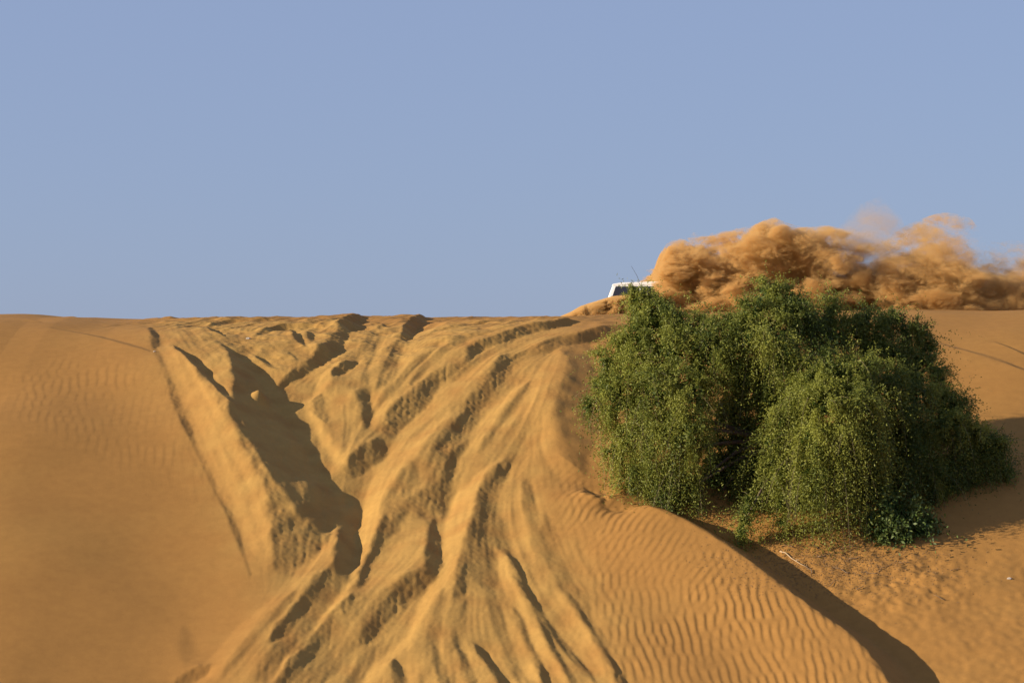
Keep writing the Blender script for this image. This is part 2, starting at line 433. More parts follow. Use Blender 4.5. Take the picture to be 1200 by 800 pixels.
# wind ripples
def ripples(k0, ang, spread, wk=.25):
    """wind ripples: long gentle stoss sides, short steep lee sides, crests that wander and fork"""
    kx = np.fft.fftfreq(nx, dx)[None, :]; ky = np.fft.fftfreq(ny, dx)[:, None]
    k = np.hypot(kx, ky) + 1e-9
    a = np.arctan2(ky, kx) - ang
    a = (a + math.pi) % (2 * math.pi) - math.pi
    w = np.exp(-((k - k0) / (wk * k0)) ** 2 - (a / spread) ** 2)
    f = np.fft.ifft2(np.fft.fft2(RNG.standard_normal((ny, nx))) * w)
    amp = np.abs(f); amp = smooth(0, 1.1, amp / np.sqrt((amp ** 2).mean()))
    ph = (np.angle(f) / (2 * math.pi)) % 1.0
    saw = np.where(ph < .70, ph / .70, (1 - ph) / .30)
    saw = saw * saw * (3 - 2 * saw) * .5 + saw * .5
    return (saw - .5) * amp
r1 = ripples(3.8, 0.06, .30, .17)
r2 = ripples(3.7, -0.55, .30, .17)
r3 = ripples(3.2, 0.15, .28, .18)
m1 = region([(650, 520), (700, 580), (770, 608), (852, 648), (915, 692), (1040, 780), (1120, 850), (735, 850), (715, 770), (700, 690), (660, 600)], .45)
up = region([(630, 510), (690, 565), (760, 590), (860, 650), (860, 700), (700, 660), (640, 590)], .9)
m3 = region([(60, 415), (150, 425), (190, 450), (215, 510), (250, 575), (225, 580), (150, 545), (20, 520), (10, 440)], .6)
patch = np.clip(0.92 + 0.25 * filt(nx, ny, dx, lambda kx, ky: np.exp(-(np.hypot(kx, ky) / 0.25) ** 2)), .15, 1.3)
fine.h += m1 * patch * 0.032 * (r1 * (1 - up) + r2 * up)
fine.h += m3 * patch * 0.007 * r3
# trodden, littered ground under the tree and on the right bank
m4 = region([(860, 625), (1000, 635), (1090, 645), (1130, 690), (1060, 720), (980, 715), (920, 685)], .5)
fine.h += m4 * (0.008 * lumps + 0.015 * big + .003 * grit)
m5 = region([(1080, 640), (1300, 620), (1300, 850), (1120, 850), (1040, 760), (1000, 710)], .8)
fine.h += m5 * (0.010 * big + 0.004 * lumps + 0.010 * filt(nx, ny, dx, lambda kx, ky: np.exp(-((np.hypot(kx, ky) - .35) / .25) ** 2)))
m6 = region([(690, 378), (760, 375), (720, 560), (690, 545), (650, 500)], .4)
fine.h += m6 * 0.018 * big
disturbed = np.clip(blur(track, .6, dx) * (0.8 + 0.2 * big) , 0, 1)

def zat(x, y):
    return float(fine.z(np.array([x], float), np.array([y], float))[0])

def ground(u, v):
    p = fine.hit([(u, v)])[0]
    return Vector((p[0], p[1], zat(p[0], p[1])))

# mesh: the fine patch and ever wider cells out to the horizon
def stretched(a, first, n, ratio):
    out = [a]; s = first
    for _ in range(n):
        out.append(out[-1] + s); s *= ratio
    return np.array(out[1:])
xs = np.concatenate([-stretched(-X0, .12, 52, 1.155)[::-1] - 0, fine.x, stretched(fine.x[-1], .12, 52, 1.155)])
ys = np.concatenate([-stretched(-Y0, .12, 52, 1.155)[::-1] - 0, fine.y, stretched(fine.y[-1], .12, 52, 1.155)])
GX, GY = np.meshgrid(xs, ys)
GZ = base(GX, GY)
iy, ix = 52, 52
GZ[iy:iy + ny, ix:ix + nx] += fine.h
DA = np.zeros_like(GX); DA[iy:iy + ny, ix:ix + nx] = disturbed
NXX, NYY = len(xs), len(ys)
idx = np.arange(NXX * NYY).reshape(NYY, NXX)
quads = np.stack([idx[:-1, :-1], idx[:-1, 1:], idx[1:, 1:], idx[1:, :-1]], -1).reshape(-1, 4)
me = mesh_np('sand', np.stack([GX, GY, GZ], -1).reshape(-1, 3), quads)
att = me.attributes.new('disturbed', 'FLOAT', 'POINT'); att.data.foreach_set('value', DA.astype(np.float32).ravel())

def sand_material():
    m, nt, b = material('dune_sand')
    N, Lk = nt.nodes, nt.links
    tc = N.new('ShaderNodeTexCoord')
    def noise(scale, detail=4, rough=.55):
        n = N.new('ShaderNodeTexNoise'); n.inputs['Scale'].default_value = scale; n.inputs['Detail'].default_value = detail; n.inputs['Roughness'].default_value = rough
        Lk.new(tc.outputs['Object'], n.inputs['Vector']); return n
    a = N.new('ShaderNodeAttribute'); a.attribute_name = 'disturbed'
    mix = N.new('ShaderNodeMix'); mix.data_type = 'RGBA'
    mix.inputs['A'].default_value = (.338, .168, .044, 1)
    mix.inputs['B'].default_value = (.405, .232, .063, 1)
    n0 = noise(.22, 4)
    ad = N.new('ShaderNodeMath'); ad.operation = 'MULTIPLY_ADD'; ad.inputs[1].default_value = .9; ad.inputs[2].default_value = -.45
    Lk.new(n0.outputs['Fac'], ad.inputs[0])
    ad2 = N.new('ShaderNodeMath'); ad2.operation = 'ADD'; ad2.use_clamp = True
    Lk.new(ad.outputs[0], ad2.inputs[0]); Lk.new(a.outputs['Fac'], ad2.inputs[1])
    Lk.new(ad2.outputs[0], mix.inputs['Factor'])
    n1 = noise(34, 3, .7); n2 = noise(3.0, 6, .6)
    m2 = N.new('ShaderNodeMix'); m2.data_type = 'RGBA'; m2.blend_type = 'MULTIPLY'; m2.inputs['Factor'].default_value = .22
    r2 = N.new('ShaderNodeMapRange'); r2.inputs['From Min'].default_value = .3; r2.inputs['From Max'].default_value = .7; r2.inputs['To Min'].default_value = .55; r2.inputs['To Max'].default_value = 1.15
    Lk.new(n2.outputs['Fac'], r2.inputs['Value'])
    Lk.new(mix.outputs['Result'], m2.inputs['A']); Lk.new(r2.outputs['Result'], m2.inputs['B'])
    m3 = N.new('ShaderNodeMix'); m3.data_type = 'RGBA'; m3.blend_type = 'MULTIPLY'; m3.inputs['Factor'].default_value = .25
    r3 = N.new('ShaderNodeMapRange'); r3.inputs['From Min'].default_value = .3; r3.inputs['From Max'].default_value = .7; r3.inputs['To Min'].default_value = .6; r3.inputs['To Max'].default_value = 1.2
    Lk.new(n1.outputs['Fac'], r3.inputs['Value'])
    Lk.new(m2.outputs['Result'], m3.inputs['A']); Lk.new(r3.outputs['Result'], m3.inputs['B'])
    Lk.new(m3.outputs['Result'], b.inputs['Base Color'])
    b.inputs['Roughness'].default_value = .95
    b.inputs['Specular IOR Level'].default_value = .15
    bp = N.new('ShaderNodeBump'); bp.inputs['Strength'].default_value = .34; bp.inputs['Distance'].default_value = .02
    n4 = noise(22, 5, .8)
    Lk.new(n4.outputs['Fac'], bp.inputs['Height']); Lk.new(bp.outputs['Normal'], b.inputs['Normal'])
    return m
SAND = sand_material()
tag(link('sand_dune', me, SAND), 'large orange sand dune face cut by tyre tracks and wind ripples', 'dune', kind='structure')

# ------------------------------------------------------------------ light
SUN = np.array([-0.93, -0.25, 0.285]); SUN /= np.linalg.norm(SUN)
sd = bpy.data.lights.new('sun', 'SUN'); so = bpy.data.objects.new('sun', sd); COL.objects.link(so)
so.rotation_euler = Vector(-SUN).to_track_quat('-Z', 'Y').to_euler()
so.location = (-40, -20, 30)
sd.energy = 5.0; sd.angle = math.radians(.5); sd.color = (1.0, .86, .66)
w = bpy.data.worlds.new('World'); scene.world = w; w.use_nodes = True
nt = w.node_tree
sky = nt.nodes.new('ShaderNodeTexSky'); sky.sky_type = 'NISHITA'; sky.sun_disc = False
sky.sun_elevation = math.asin(SUN[2]); sky.sun_rotation = math.atan2(SUN[0], SUN[1])
sky.air_density = 1.0; sky.dust_density = 1.0; sky.ozone_density = 4.0; sky.altitude = 100
bg = nt.nodes['Background']; bg.inputs['Strength'].default_value = .079
pale = nt.nodes.new('ShaderNodeMix'); pale.data_type = 'RGBA'; pale.inputs['Factor'].default_value = .70
pale.inputs['B'].default_value = (2.42, 2.90, 4.55, 1)          # dusty desert air evens out the blue
nt.links.new(sky.outputs['Color'], pale.inputs['A']); nt.links.new(pale.outputs['Result'], bg.inputs['Color'])
scene.view_settings.view_transform = 'Standard'; scene.view_settings.look = 'None'
scene.view_settings.exposure = 0.75; scene.view_settings.gamma = 1
scene.view_settings.use_curve_mapping = False

# ------------------------------------------------------------------ the big drooping tree
def leaf_material(name, dark, light, trans):
    m, nt, b = material(name)
    N, Lk = nt.nodes, nt.links
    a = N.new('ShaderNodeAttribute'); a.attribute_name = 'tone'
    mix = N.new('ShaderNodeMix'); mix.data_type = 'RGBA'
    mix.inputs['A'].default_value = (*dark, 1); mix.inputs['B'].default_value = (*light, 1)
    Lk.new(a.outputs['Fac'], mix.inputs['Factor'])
    Lk.new(mix.outputs['Result'], b.inputs['Base Color'])
    b.inputs['Roughness'].default_value = .55; b.inputs['Specular IOR Level'].default_value = .3
    tr = N.new('ShaderNodeBsdfTranslucent'); Lk.new(mix.outputs['Result'], tr.inputs['Color'])
    ms = N.new('ShaderNodeMixShader'); ms.inputs[0].default_value = trans
    Lk.new(b.outputs[0], ms.inputs[1]); Lk.new(tr.outputs[0], ms.inputs[2])
    Lk.new(ms.outputs[0], N['Material Output'].inputs['Surface'])
    return m
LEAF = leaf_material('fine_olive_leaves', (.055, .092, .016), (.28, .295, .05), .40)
LEAF2 = leaf_material('broad_dark_leaves', (.035, .075, .014), (.12, .155, .035), .18)
BARK = simple('grey_brown_bark', (.13, .09, .06), .9, noise=.4, scale=5)

def foliage(lobes, per_m2, leaf_len, leaf_w, droop, name, dens_cap=10**9, nk=16):
    """leaves strung along drooping twigs that spring from the lobes (centre, radius, tone, hang)"""
    V, T, RB = [], [], []
    for (c, r, tone, hang) in lobes:
        ns = int(per_m2 * 4 * math.pi * r * r)
        n = RNG.standard_normal((ns, 3)); n[:, 2] += .25
        n /= np.linalg.norm(n, axis=1)[:, None]
        start = np.asarray(c) + n * (r * RNG.uniform(.25, .80, (ns, 1)) ** .8)
        # tufts: the twigs of a lobe gather into sprays with dark gaps between them
        nt_ = int(9 + r * r * 11)
        cen = RNG.standard_normal((nt_, 3)); cen[:, 2] += .2; cen /= np.linalg.norm(cen, axis=1)[:, None]
        cen = np.asarray(c) + cen * r * RNG.uniform(.50, 1.04, (nt_, 1))
        d = np.linalg.norm(start[:, None] - cen[None], axis=2); k = d.argmin(1)
        pull = RNG.uniform(.45, .85, (ns, 1))
        start = start * (1 - pull) + cen[k] * pull
        tuft_t = RNG.normal(0, .26, nt_)[k]
        tl = np.clip(RNG.lognormal(0, .35, nt_), .5, 1.7)[k][:, None]
        ln = (r * RNG.uniform(.10, .30, (ns, 1)) + RNG.uniform(.12, .42, (ns, 1))) * tl * (1 + .5 * hang)
        side = n + RNG.standard_normal((ns, 3)) * .6
        side[:, 2] += .1
        low = n[:, 2:3] < .25
        side = np.where(low, side * .45, side); ln = np.where(low, ln * 1.35, ln)
        dr = np.where(low, .9, 0) + droop * RNG.uniform(.4, 1.5, (ns, 1)) * (1 + tl) * .6 + hang * .9
        t = np.linspace(.05, 1, nk)[None, :, None] + RNG.uniform(-.03, .03, (ns, nk, 1))
        pos = start[:, None] + side[:, None] * ln[:, None] * t
        pos[..., 2] -= (dr[:, None] * ln[:, None] * t * t)[..., 0] * (1 if hang < .5 else 1.2)
        tw = pos[::14]; RB.append(tw)
        pos = pos.reshape(-1, 3) + RNG.standard_normal((ns * nk, 3)) * .024
        M = len(pos)
        ax = RNG.standard_normal((M, 3)) * .8
        ax[:, 2] -= .55
        ax += np.repeat(side, nk, 0) * .35
        ax /= np.linalg.norm(ax, axis=1)[:, None]
        sd_ = np.cross(ax, np.repeat(n, nk, 0) + .75 * RNG.standard_normal((M, 3))); sd_ /= np.linalg.norm(sd_, axis=1)[:, None] + 1e-9
        L = leaf_len * RNG.uniform(.6, 1.35, (M, 1)); W = leaf_w * RNG.uniform(.7, 1.3, (M, 1))
        q = np.stack([pos, pos + ax * L * .5 + sd_ * W * .5, pos + ax * L, pos + ax * L * .5 - sd_ * W * .5], 1)
        Vq = q.reshape(-1, 3)
        # leaves filling the heart of the lobe, coloured dark as painted-in shade
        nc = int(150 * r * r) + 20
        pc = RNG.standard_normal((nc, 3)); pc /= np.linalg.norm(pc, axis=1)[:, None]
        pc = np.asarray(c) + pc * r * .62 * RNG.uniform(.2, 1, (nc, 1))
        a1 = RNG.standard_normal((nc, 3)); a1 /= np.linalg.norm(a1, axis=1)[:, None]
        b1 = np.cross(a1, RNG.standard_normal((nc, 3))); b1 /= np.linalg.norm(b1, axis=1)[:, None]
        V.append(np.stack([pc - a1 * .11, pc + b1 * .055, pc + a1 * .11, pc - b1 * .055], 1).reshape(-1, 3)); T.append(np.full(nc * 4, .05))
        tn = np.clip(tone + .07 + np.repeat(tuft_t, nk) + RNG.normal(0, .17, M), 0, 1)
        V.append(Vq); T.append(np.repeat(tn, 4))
    V = np.concatenate(V); T = np.concatenate(T)
    me = mesh_np(name, V, np.arange(len(V)).reshape(-1, 4), smooth=False)
    a = me.attributes.new('tone', 'FLOAT', 'POINT'); a.data.foreach_set('value', T.astype(np.float32))
    # the bare twigs that carry the leaves
    rb = np.concatenate(RB)
    order = np.argsort(rb[:, 0, 0] * 0 + np.arange(len(rb)))
    rb = rb[order]
    tg = np.gradient(rb, axis=1)
    sdv = np.cross(tg, RNG.standard_normal((len(rb), 1, 3))); sdv /= np.linalg.norm(sdv, axis=2)[..., None] + 1e-9
    wd = np.linspace(.008, .003, rb.shape[1])[None, :, None]
    L_, R_ = rb - sdv * wd, rb + sdv * wd
    q = np.stack([L_[:, :-1], R_[:, :-1], R_[:, 1:], L_[:, 1:]], 2).reshape(-1, 3)
    return me, mesh_np('twigs', q, np.arange(len(q)).reshape(-1, 4), smooth=False)

YT = -17.0
# photo px, px radius, metres nearer (-) or farther (+), leaf tone (own green plus painted-in crown shade), hang
LOBES = [
 # crown top
 (903, 346, 28, 0, .45, .0), (925, 352, 24, 0, .4, .0), (880, 372, 36, -.6, .5, .0), (930, 375, 38, -.3, .4, .0), (905, 400, 44, -1.2, .5, .0), (862, 388, 34, -.6, .5, .0),
 (955, 385, 34, .6, .3, .0), (978, 392, 30, 1.0, .35, .0), (975, 362, 22, 1.2, .85, .0), (1000, 390, 26, 1.4, .6, .0),
 (1028, 400, 34, 1.5, .3, .0), (1062, 388, 24, 1.8, .25, .1), (1080, 392, 18, 1.9, .3, .1), (1088, 405, 16, 2.0, .3, .5), (1045, 425, 36, 1.2, .3, .0), (1075, 430, 30, 1.5, .25, .1),
 # top left shoulder
 (822, 390, 34, -.3, .45, .0), (788, 380, 27, -.2, .55, .0), (768, 378, 28, -.2, .5, .0), (748, 352, 13, .4, .9, .0), (765, 352, 12, .4, .8, .0),
 (750, 395, 32, -.3, .6, .0), (727, 402, 22, 0, .65, .1), (790, 410, 42, -.8, .55, .0), (835, 418, 42, -1.0, .5, .0),
 # left flank
 (742, 432, 36, -.5, .6, .1), (712, 425, 20, 0, .65, .1), (705, 452, 20, -.1, .6, .1), (690, 476, 14, 0, .5, .1), (725, 470, 36, -.6, .6, .1), (770, 460, 44, -1.2, .62, .1),
 (808, 462, 42, -1.7, .62, .1), (740, 510, 34, -.7, .62, .2), (722, 530, 22, -.4, .6, .3), (775, 510, 42, -1.5, .6, .2), (808, 510, 36, -2.0, .5, .2),
 (745, 555, 26, -.6, .6, .5), (735, 575, 16, -.4, .6, .6), (775, 560, 34, -1.0, .4, .5), (800, 560, 33, -1.2, .3, .4), (790, 590, 26, -.4, .3, .4),

 # middle
 (870, 435, 36, -.6, .3, .0), (912, 440, 40, -1.0, .35, .0), (945, 440, 36, -1.3, .55, .0), (905, 470, 34, -.4, .2, .1),
 (975, 440, 40, -2.2, .75, .0), (940, 462, 34, -2.2, .7, .2), (1005, 440, 36, -2.0, .7, .0), (965, 475, 44, -3.0, .8, .3), (1010, 478, 42, -2.8, .65, .3),
 (920, 490, 28, -2.3, .7, .5), (905, 520, 22, -2.3, .6, .6), (898, 545, 16, -2.3, .55, .6), (912, 560, 18, -2.6, .6, .7), (915, 590, 14, -2.7, .6, .8), (917, 612, 9, -2.7, .65, .8),
 (950, 515, 34, -3.2, .8, .6), (985, 520, 38, -3.2, .7, .5), (945, 550, 26, -3.2, .75, .8), (970, 556, 24, -3.2, .6, .6), (955, 578, 15, -3.2, .7, .6), (1015, 525, 36, -2.6, .45, .4),
 (1000, 560, 28, -2.5, .35, .5), (875, 598, 11, -2.9, .55, .6), (872, 612, 12, -2.9, .65, .6), (869, 624, 10, -2.9, .7, .5), (876, 586, 9, -2.6, .4, .6),
 (880, 555, 26, -.8, .1, .2), (905, 570, 30, -.6, .1, .2), (940, 590, 26, -1.0, .1, .3),
 # deep in the crown, most leaf tones set low to paint shade
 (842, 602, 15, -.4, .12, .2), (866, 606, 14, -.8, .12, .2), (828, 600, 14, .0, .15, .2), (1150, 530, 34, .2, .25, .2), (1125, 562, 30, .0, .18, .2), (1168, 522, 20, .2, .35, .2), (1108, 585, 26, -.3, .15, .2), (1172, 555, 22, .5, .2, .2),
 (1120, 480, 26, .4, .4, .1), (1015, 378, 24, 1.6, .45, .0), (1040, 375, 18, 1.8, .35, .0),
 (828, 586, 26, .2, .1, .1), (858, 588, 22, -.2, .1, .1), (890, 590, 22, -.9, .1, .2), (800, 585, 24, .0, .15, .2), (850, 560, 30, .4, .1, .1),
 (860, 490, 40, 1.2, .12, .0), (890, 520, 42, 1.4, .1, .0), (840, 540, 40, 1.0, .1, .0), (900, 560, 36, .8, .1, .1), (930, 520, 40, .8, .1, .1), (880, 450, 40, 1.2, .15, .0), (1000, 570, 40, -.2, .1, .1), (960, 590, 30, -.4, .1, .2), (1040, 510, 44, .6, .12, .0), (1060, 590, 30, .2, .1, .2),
 (743, 342, 11, .4, .95, .0), (757, 347, 12, .5, .85, .0), (752, 366, 18, .2, .7, .0), (775, 362, 18, .1, .6, .0),
 # right flank
 (1045, 455, 36, -1.0, .6, .0), (1075, 465, 34, -.2, .3, .1), (1105, 470, 26, .6, .35, .1), (1100, 440, 20, 1.0, .3, .2), (1060, 500, 42, -1.2, .25, .1), (1100, 510, 38, -.4, .3, .1),
 (1120, 495, 20, -.6, .8, .0), (1145, 505, 16, -.2, .7, .1), (1135, 525, 30, .2, .3, .2), (1160, 540, 24, .5, .15, .2), (1150, 555, 26, .5, .12, .2), (1172, 562, 16, .7, .1, .1), (1120, 550, 30, .0, .15, .2),
 (1060, 545, 38, -1.4, .25, .3), (1090, 565, 32, -.8, .15, .3), (1105, 595, 24, -.6, .1, .2), (1030, 555, 34, -2.0, .35, .4),
]
tree = empty('weeping_tree', (9.3, -17.2, zat(9.3, -17.2)))
tag(tree, 'big drooping olive green tree growing in the hollow of the dune', 'tree')
base_pt = Vector(tree.location)
inv = -base_pt
lob = []
for (u, v, r, dy, tone, hang) in LOBES:
    y = YT + dy
    p = at(u, v, y); rr = r / FPX * (y + 100) * .76
    lob.append((p - np.array(base_pt), rr, tone, hang))
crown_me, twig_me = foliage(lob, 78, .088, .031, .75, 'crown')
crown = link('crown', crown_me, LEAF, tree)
TWIG = simple('twig_bark', (.12, .095, .05), .9)
link('twigs', twig_me, TWIG, tree)
# trunk and limbs
bm = bmesh.new()
tube(bm, [(0, .2, -.6), (.05, .3, .4), (.2, .6, 1.3), (.15, .8, 2.2)], [.34, .28, .24, .2], 10)
link('trunk', bm_mesh('trunk', bm, True), BARK, tree)
for (c, r, tone, hang) in lob[::4]:
    bm = bmesh.new()
    a = Vector((.15, .7, 1.6 + random.uniform(-.5, .5))); e = Vector(c)
    mid = a.lerp(e, .5) + Vector((random.uniform(-.3, .3), random.uniform(-.3, .3), .45))
    pts = [a, a.lerp(mid, .5) + Vector((0, 0, .12)), mid, mid.lerp(e, .55) + Vector((0, 0, .1)), e]
    tube(bm, pts, [.11, .085, .06, .04, .015], 6)
    link('limb', bm_mesh('limb', bm, True), BARK, tree)

# broad leaved shrub at its foot
gs = ground(1045, 640)
shrub = empty('green_shrub', gs)
tag(shrub, 'low round dark green shrub with broader leaves at the right foot of the big tree', 'shrub')
SH = [(1045, 592, 24, .0), (1022, 610, 18, -.1), (1068, 606, 22, .1), (1046, 618, 20, -.3), (1030, 628, 12, -.3), (1078, 625, 18, .0), (1062, 630, 14, -.3), (1088, 612, 16, .3)]
sl = []
for (u, v, r, dy) in SH:
    y = gs.y + .55 + dy
    sl.append((at(u, v, y) - np.array(gs), r / FPX * (y + 100) * .8, .5 + random.uniform(-.15, .25), .25))
sc_me, st_me = foliage(sl, 38, .135, .062, .5, 'shrub_crown', nk=10)
link('crown', sc_me, LEAF2, shrub)
for k in range(7):
    bm = bmesh.new()
    e = Vector(sl[k][0])
    tube(bm, [(0.05 * k - .15, .4, -.15), e * .5 + Vector((0, .15, .15)), e], [.03, .022, .008], 6)
    link('stem', bm_mesh('stem', bm, True), BARK, shrub)

# ------------------------------------------------------------------ small things on the sand
DRY = simple('dry_grey_wood', (.20, .13, .075), .95, noise=.3, scale=20)
PALE = simple('bleached_wood', (.42, .30, .18), .9, noise=.2, scale=20)
def twig(u, v, length, ang, fat, mat, label, group=None):
    g = ground(u, v)
    bm = bmesh.new()
    pts = []
    for k in range(6):
        f = k / 5 - .5
        px = g.x + math.cos(ang) * f * length + random.uniform(-.03, .03); py = g.y + math.sin(ang) * f * length + random.uniform(-.03, .03)
        pts.append(Vector((px, py, zat(px, py) + fat * .8 + random.uniform(0, .05))) - g)
    tube(bm, pts, [fat * (1 - .12 * k) for k in range(6)], 5)
    for q in (2, 3):
        if random.random() < .8:
            d = Vector((math.cos(ang + .7), math.sin(ang + .7), random.uniform(.1, .5))) * length * random.uniform(.12, .25)
            tube(bm, [pts[q], pts[q] + d * .5 + Vector((0, 0, .02)), pts[q] + d], [fat * .55, fat * .4, fat * .2], 5)
    o = link('dry_twig', bm_mesh('dry_twig', bm, True), mat)
    o.location = g
    return tag(o, label, 'twig', group)
twig(930, 657, 1.15, -.9, .022, PALE, 'long pale bare stick lying on the sand just above the ridge shadow', None)
for (u, v, l, a_) in [(968, 652, .5, .4), (985, 668, .6, 2.6), (1002, 655, .45, .2), (1018, 672, .5, 2.9), (1040, 664, .75, .35), (955, 640, .4, 1.9), (995, 642, .5, .1), (975, 684, .4, .9), (948, 668, .35, 2.2), (1008, 690, .3, .5), (1062, 660, .4, .3), (925, 641, .4, 2.7), (1120, 668, .4, .5), (1100, 700, .45, 2.5)]:
    twig(u, v, l, a_ + random.uniform(-.3, .3), random.uniform(.010, .017), DRY, 'short dark dry twig lying on the sand below the tree', 'dry twigs below the tree')
# fallen leaves and crumbs of bark under and before the tree: uncountable
nl = 5200
uu = RNG.normal(985, 62, nl); vv = RNG.normal(655, 20, nl)
pp = fine.hit(np.stack([uu, vv], 1)); lz = fine.z(pp[:, 0], pp[:, 1])
c = np.stack([pp[:, 0] + RNG.normal(0, .1, nl), pp[:, 1] + RNG.normal(0, .25, nl), lz], 1); c[:, 2] = fine.z(c[:, 0], c[:, 1]) + .012
ax = RNG.standard_normal((nl, 3)); ax[:, 2] = ax[:, 2] * .35 + ax[:, 1] * .45; ax /= np.linalg.norm(ax, axis=1)[:, None]
sd2 = np.cross(ax, np.array([0, -.5, 1.0])[None] + .4 * RNG.standard_normal((nl, 3))); sd2 /= np.linalg.norm(sd2, axis=1)[:, None]
LL = RNG.uniform(.03, .10, (nl, 1)); WW = RNG.uniform(.01, .03, (nl, 1))
lq = np.stack([c - ax * LL / 2, c + sd2 * WW / 2, c + ax * LL / 2, c - sd2 * WW / 2], 1).reshape(-1, 3)
tag(link('leaf_litter', mesh_np('leaf_litter', lq, np.arange(len(lq)).reshape(-1, 4), False), simple('dry_leaf', (.19, .105, .04), .9, noise=.5, scale=3)), 'brown fallen leaves and bark crumbs strewn on the sand below the tree', 'leaf litter', kind='stuff')

PAPER = simple('white_litter', (.52, .48, .43), .8, noise=.35, scale=14)
def scrap(u, v, size, label, name='crumpled_bag', cat='litter'):
    g = ground(u, v)
    bm = bmesh.new(); bmesh.ops.create_icosphere(bm, subdivisions=3, radius=size)
    for w_ in bm.verts:
        n = w_.co.normalized()
        k = .75 + .25 * math.sin(n.x * 7 + u) * math.sin(n.y * 9 + 1) + .15 * math.sin(n.z * 13 + n.x * 5)
        w_.co = Vector((n.x * 1.15, n.y * .8, n.z * .5)) * size * k
    o = link(name, bm_mesh(name, bm), PAPER); o.location = g + Vector((0, 0, size * .2))
    return tag(o, label, cat)
scrap(291, 397, .09, 'white crumpled bag lying in the tyre tracks near the left crest')
scrap(181, 412, .05, 'tiny pale scrap of litter at the top of the left rut', 'paper_scrap')
scrap(1183, 678, .075, 'small white scrap of litter on the sand at the lower right edge', 'paper_scrap')

# ------------------------------------------------------------------ the white off-road car behind the crest
WHITE = simple('white_car_paint', (.78, .78, .76), .35)
GLASS = simple('dark_tinted_glass', (.025, .025, .03), .12)
BLACK = simple('black_rubber', (.02, .02, .02), .8)
TRIM = simple('black_trim', (.03, .03, .032), .5)
ALLOY = simple('grey_alloy', (.45, .45, .46), .35, .8)
LAMP = simple('clear_lamp_lens', (.7, .7, .68), .15)
RED = simple('red_lamp_lens', (.45, .02, .02), .2)

def prism(bm, prof, y0, y1, bev=0.0):
    a = [bm.verts.new((x, y0, z)) for x, z in prof]; b = [bm.verts.new((x, y1, z)) for x, z in prof]
    n = len(prof); fs = [bm.faces.new(a), bm.faces.new(b[::-1])]
    for i in range(n): fs.append(bm.faces.new((a[i], b[i], b[(i + 1) % n], a[(i + 1) % n])))
    bmesh.ops.recalc_face_normals(bm, faces=fs)
    if bev:
        es = list({e for f in fs for e in f.edges})
        bmesh.ops.bevel(bm, geom=es, offset=bev, segments=3, affect='EDGES', profile=.6)

CY = 8.2
cx = at(758, 331, CY)[0]
roof_z = at(758, 331, CY)[2]
cz = roof_z - 1.93
car = empty('off_road_car', (cx, CY, cz), math.radians(-6))
tag(car, 'white off-road car half hidden behind the dune crest and flying sand', 'car')
# car faces -x, origin on the ground below the middle; windscreen foot at x = -1.62
def part(name, mat, parent=car, build=None, smooth=False):
    bm = bmesh.new(); build(bm)
    return link(name, bm_mesh(name, bm, smooth), mat, parent)
body_prof = [(-2.45, .48), (-2.48, .80), (-2.40, 1.02), (-1.72, 1.12), (2.35, 1.12), (2.42, .95), (2.42, .50), (2.05, .42), (1.95, .75), (1.65, .92), (1.25, .92), (.98, .75), (.88, .42), (-1.00, .42), (-1.10, .75), (-1.38, .92), (-1.75, .92), (-2.03, .75), (-2.12, .46)]
body = part('body', WHITE, build=lambda bm: prism(bm, body_prof, -.93, .93, .04))
def cabin(bm):
    # tapered greenhouse
    lo = [(-1.66, -.90), (2.36, -.90), (2.36, .90), (-1.66, .90)]; hi = [(-1.40, -.76), (2.24, -.76), (2.24, .76), (-1.40, .76)]
    a = [bm.verts.new((x, y, 1.10)) for x, y in lo]; b = [bm.verts.new((x, y, 1.80)) for x, y in hi]
    fs = [bm.faces.new(a[::-1]), bm.faces.new(b)]
    for i in range(4): fs.append(bm.faces.new((a[i], a[(i + 1) % 4], b[(i + 1) % 4], b[i])))
    bmesh.ops.bevel(bm, geom=list({e for f in fs for e in f.edges}), offset=.06, segments=3, affect='EDGES', profile=.6)
part('cabin', WHITE, build=cabin)
def roof(bm):
    prism(bm, [(-1.44, 1.76), (-1.38, 1.84), (-1.0, 1.90), (.4, 1.93), (1.7, 1.91), (2.20, 1.85), (2.26, 1.76)], -.78, .78, .035)
rf = part('roof', WHITE, build=roof)
def side_window(x0, x1, y, sgn, lean0=0.0, lean1=0.0):
    def f(bm):
        za, zb = 1.17, 1.735
        off = lambda z: (.90 - (z - 1.10) / .70 * .14 + .006) * sgn
        v = [(x0 - lean0, za), (x1 + lean1, za), (x1, zb), (x0, zb)]
        o = [bm.verts.new((x, off(z), z)) for x, z in v]; i = [bm.verts.new((x, off(z) - .03 * sgn, z)) for x, z in v]
        fs = [bm.faces.new(o), bm.faces.new(i[::-1])]
        for k in range(4): fs.append(bm.faces.new((o[k], i[k], i[(k + 1) % 4], o[(k + 1) % 4])))
    return f
for sgn in (-1, 1):
    part('window', GLASS, build=side_window(-1.27, -.30, .9, sgn, .18, 0))
    part('window', GLASS, build=side_window(-.22, .78, .9, sgn))
    part('window', GLASS, build=side_window(.88, 2.10, .9, sgn, 0, .05))
def wscreen(bm):
    v = [(-1.655, -.78, 1.16), (-1.655, .78, 1.16), (-1.43, .68, 1.74), (-1.43, -.68, 1.74)]
    o = [bm.verts.new((x - .008, y, z)) for x, y, z in v]; i = [bm.verts.new((x + .03, y, z)) for x, y, z in v]
    bm.faces.new(o); bm.faces.new(i[::-1])
    for k in range(4): bm.faces.new((o[k], i[k], i[(k + 1) % 4], o[(k + 1) % 4]))
part('windscreen', GLASS, build=wscreen)
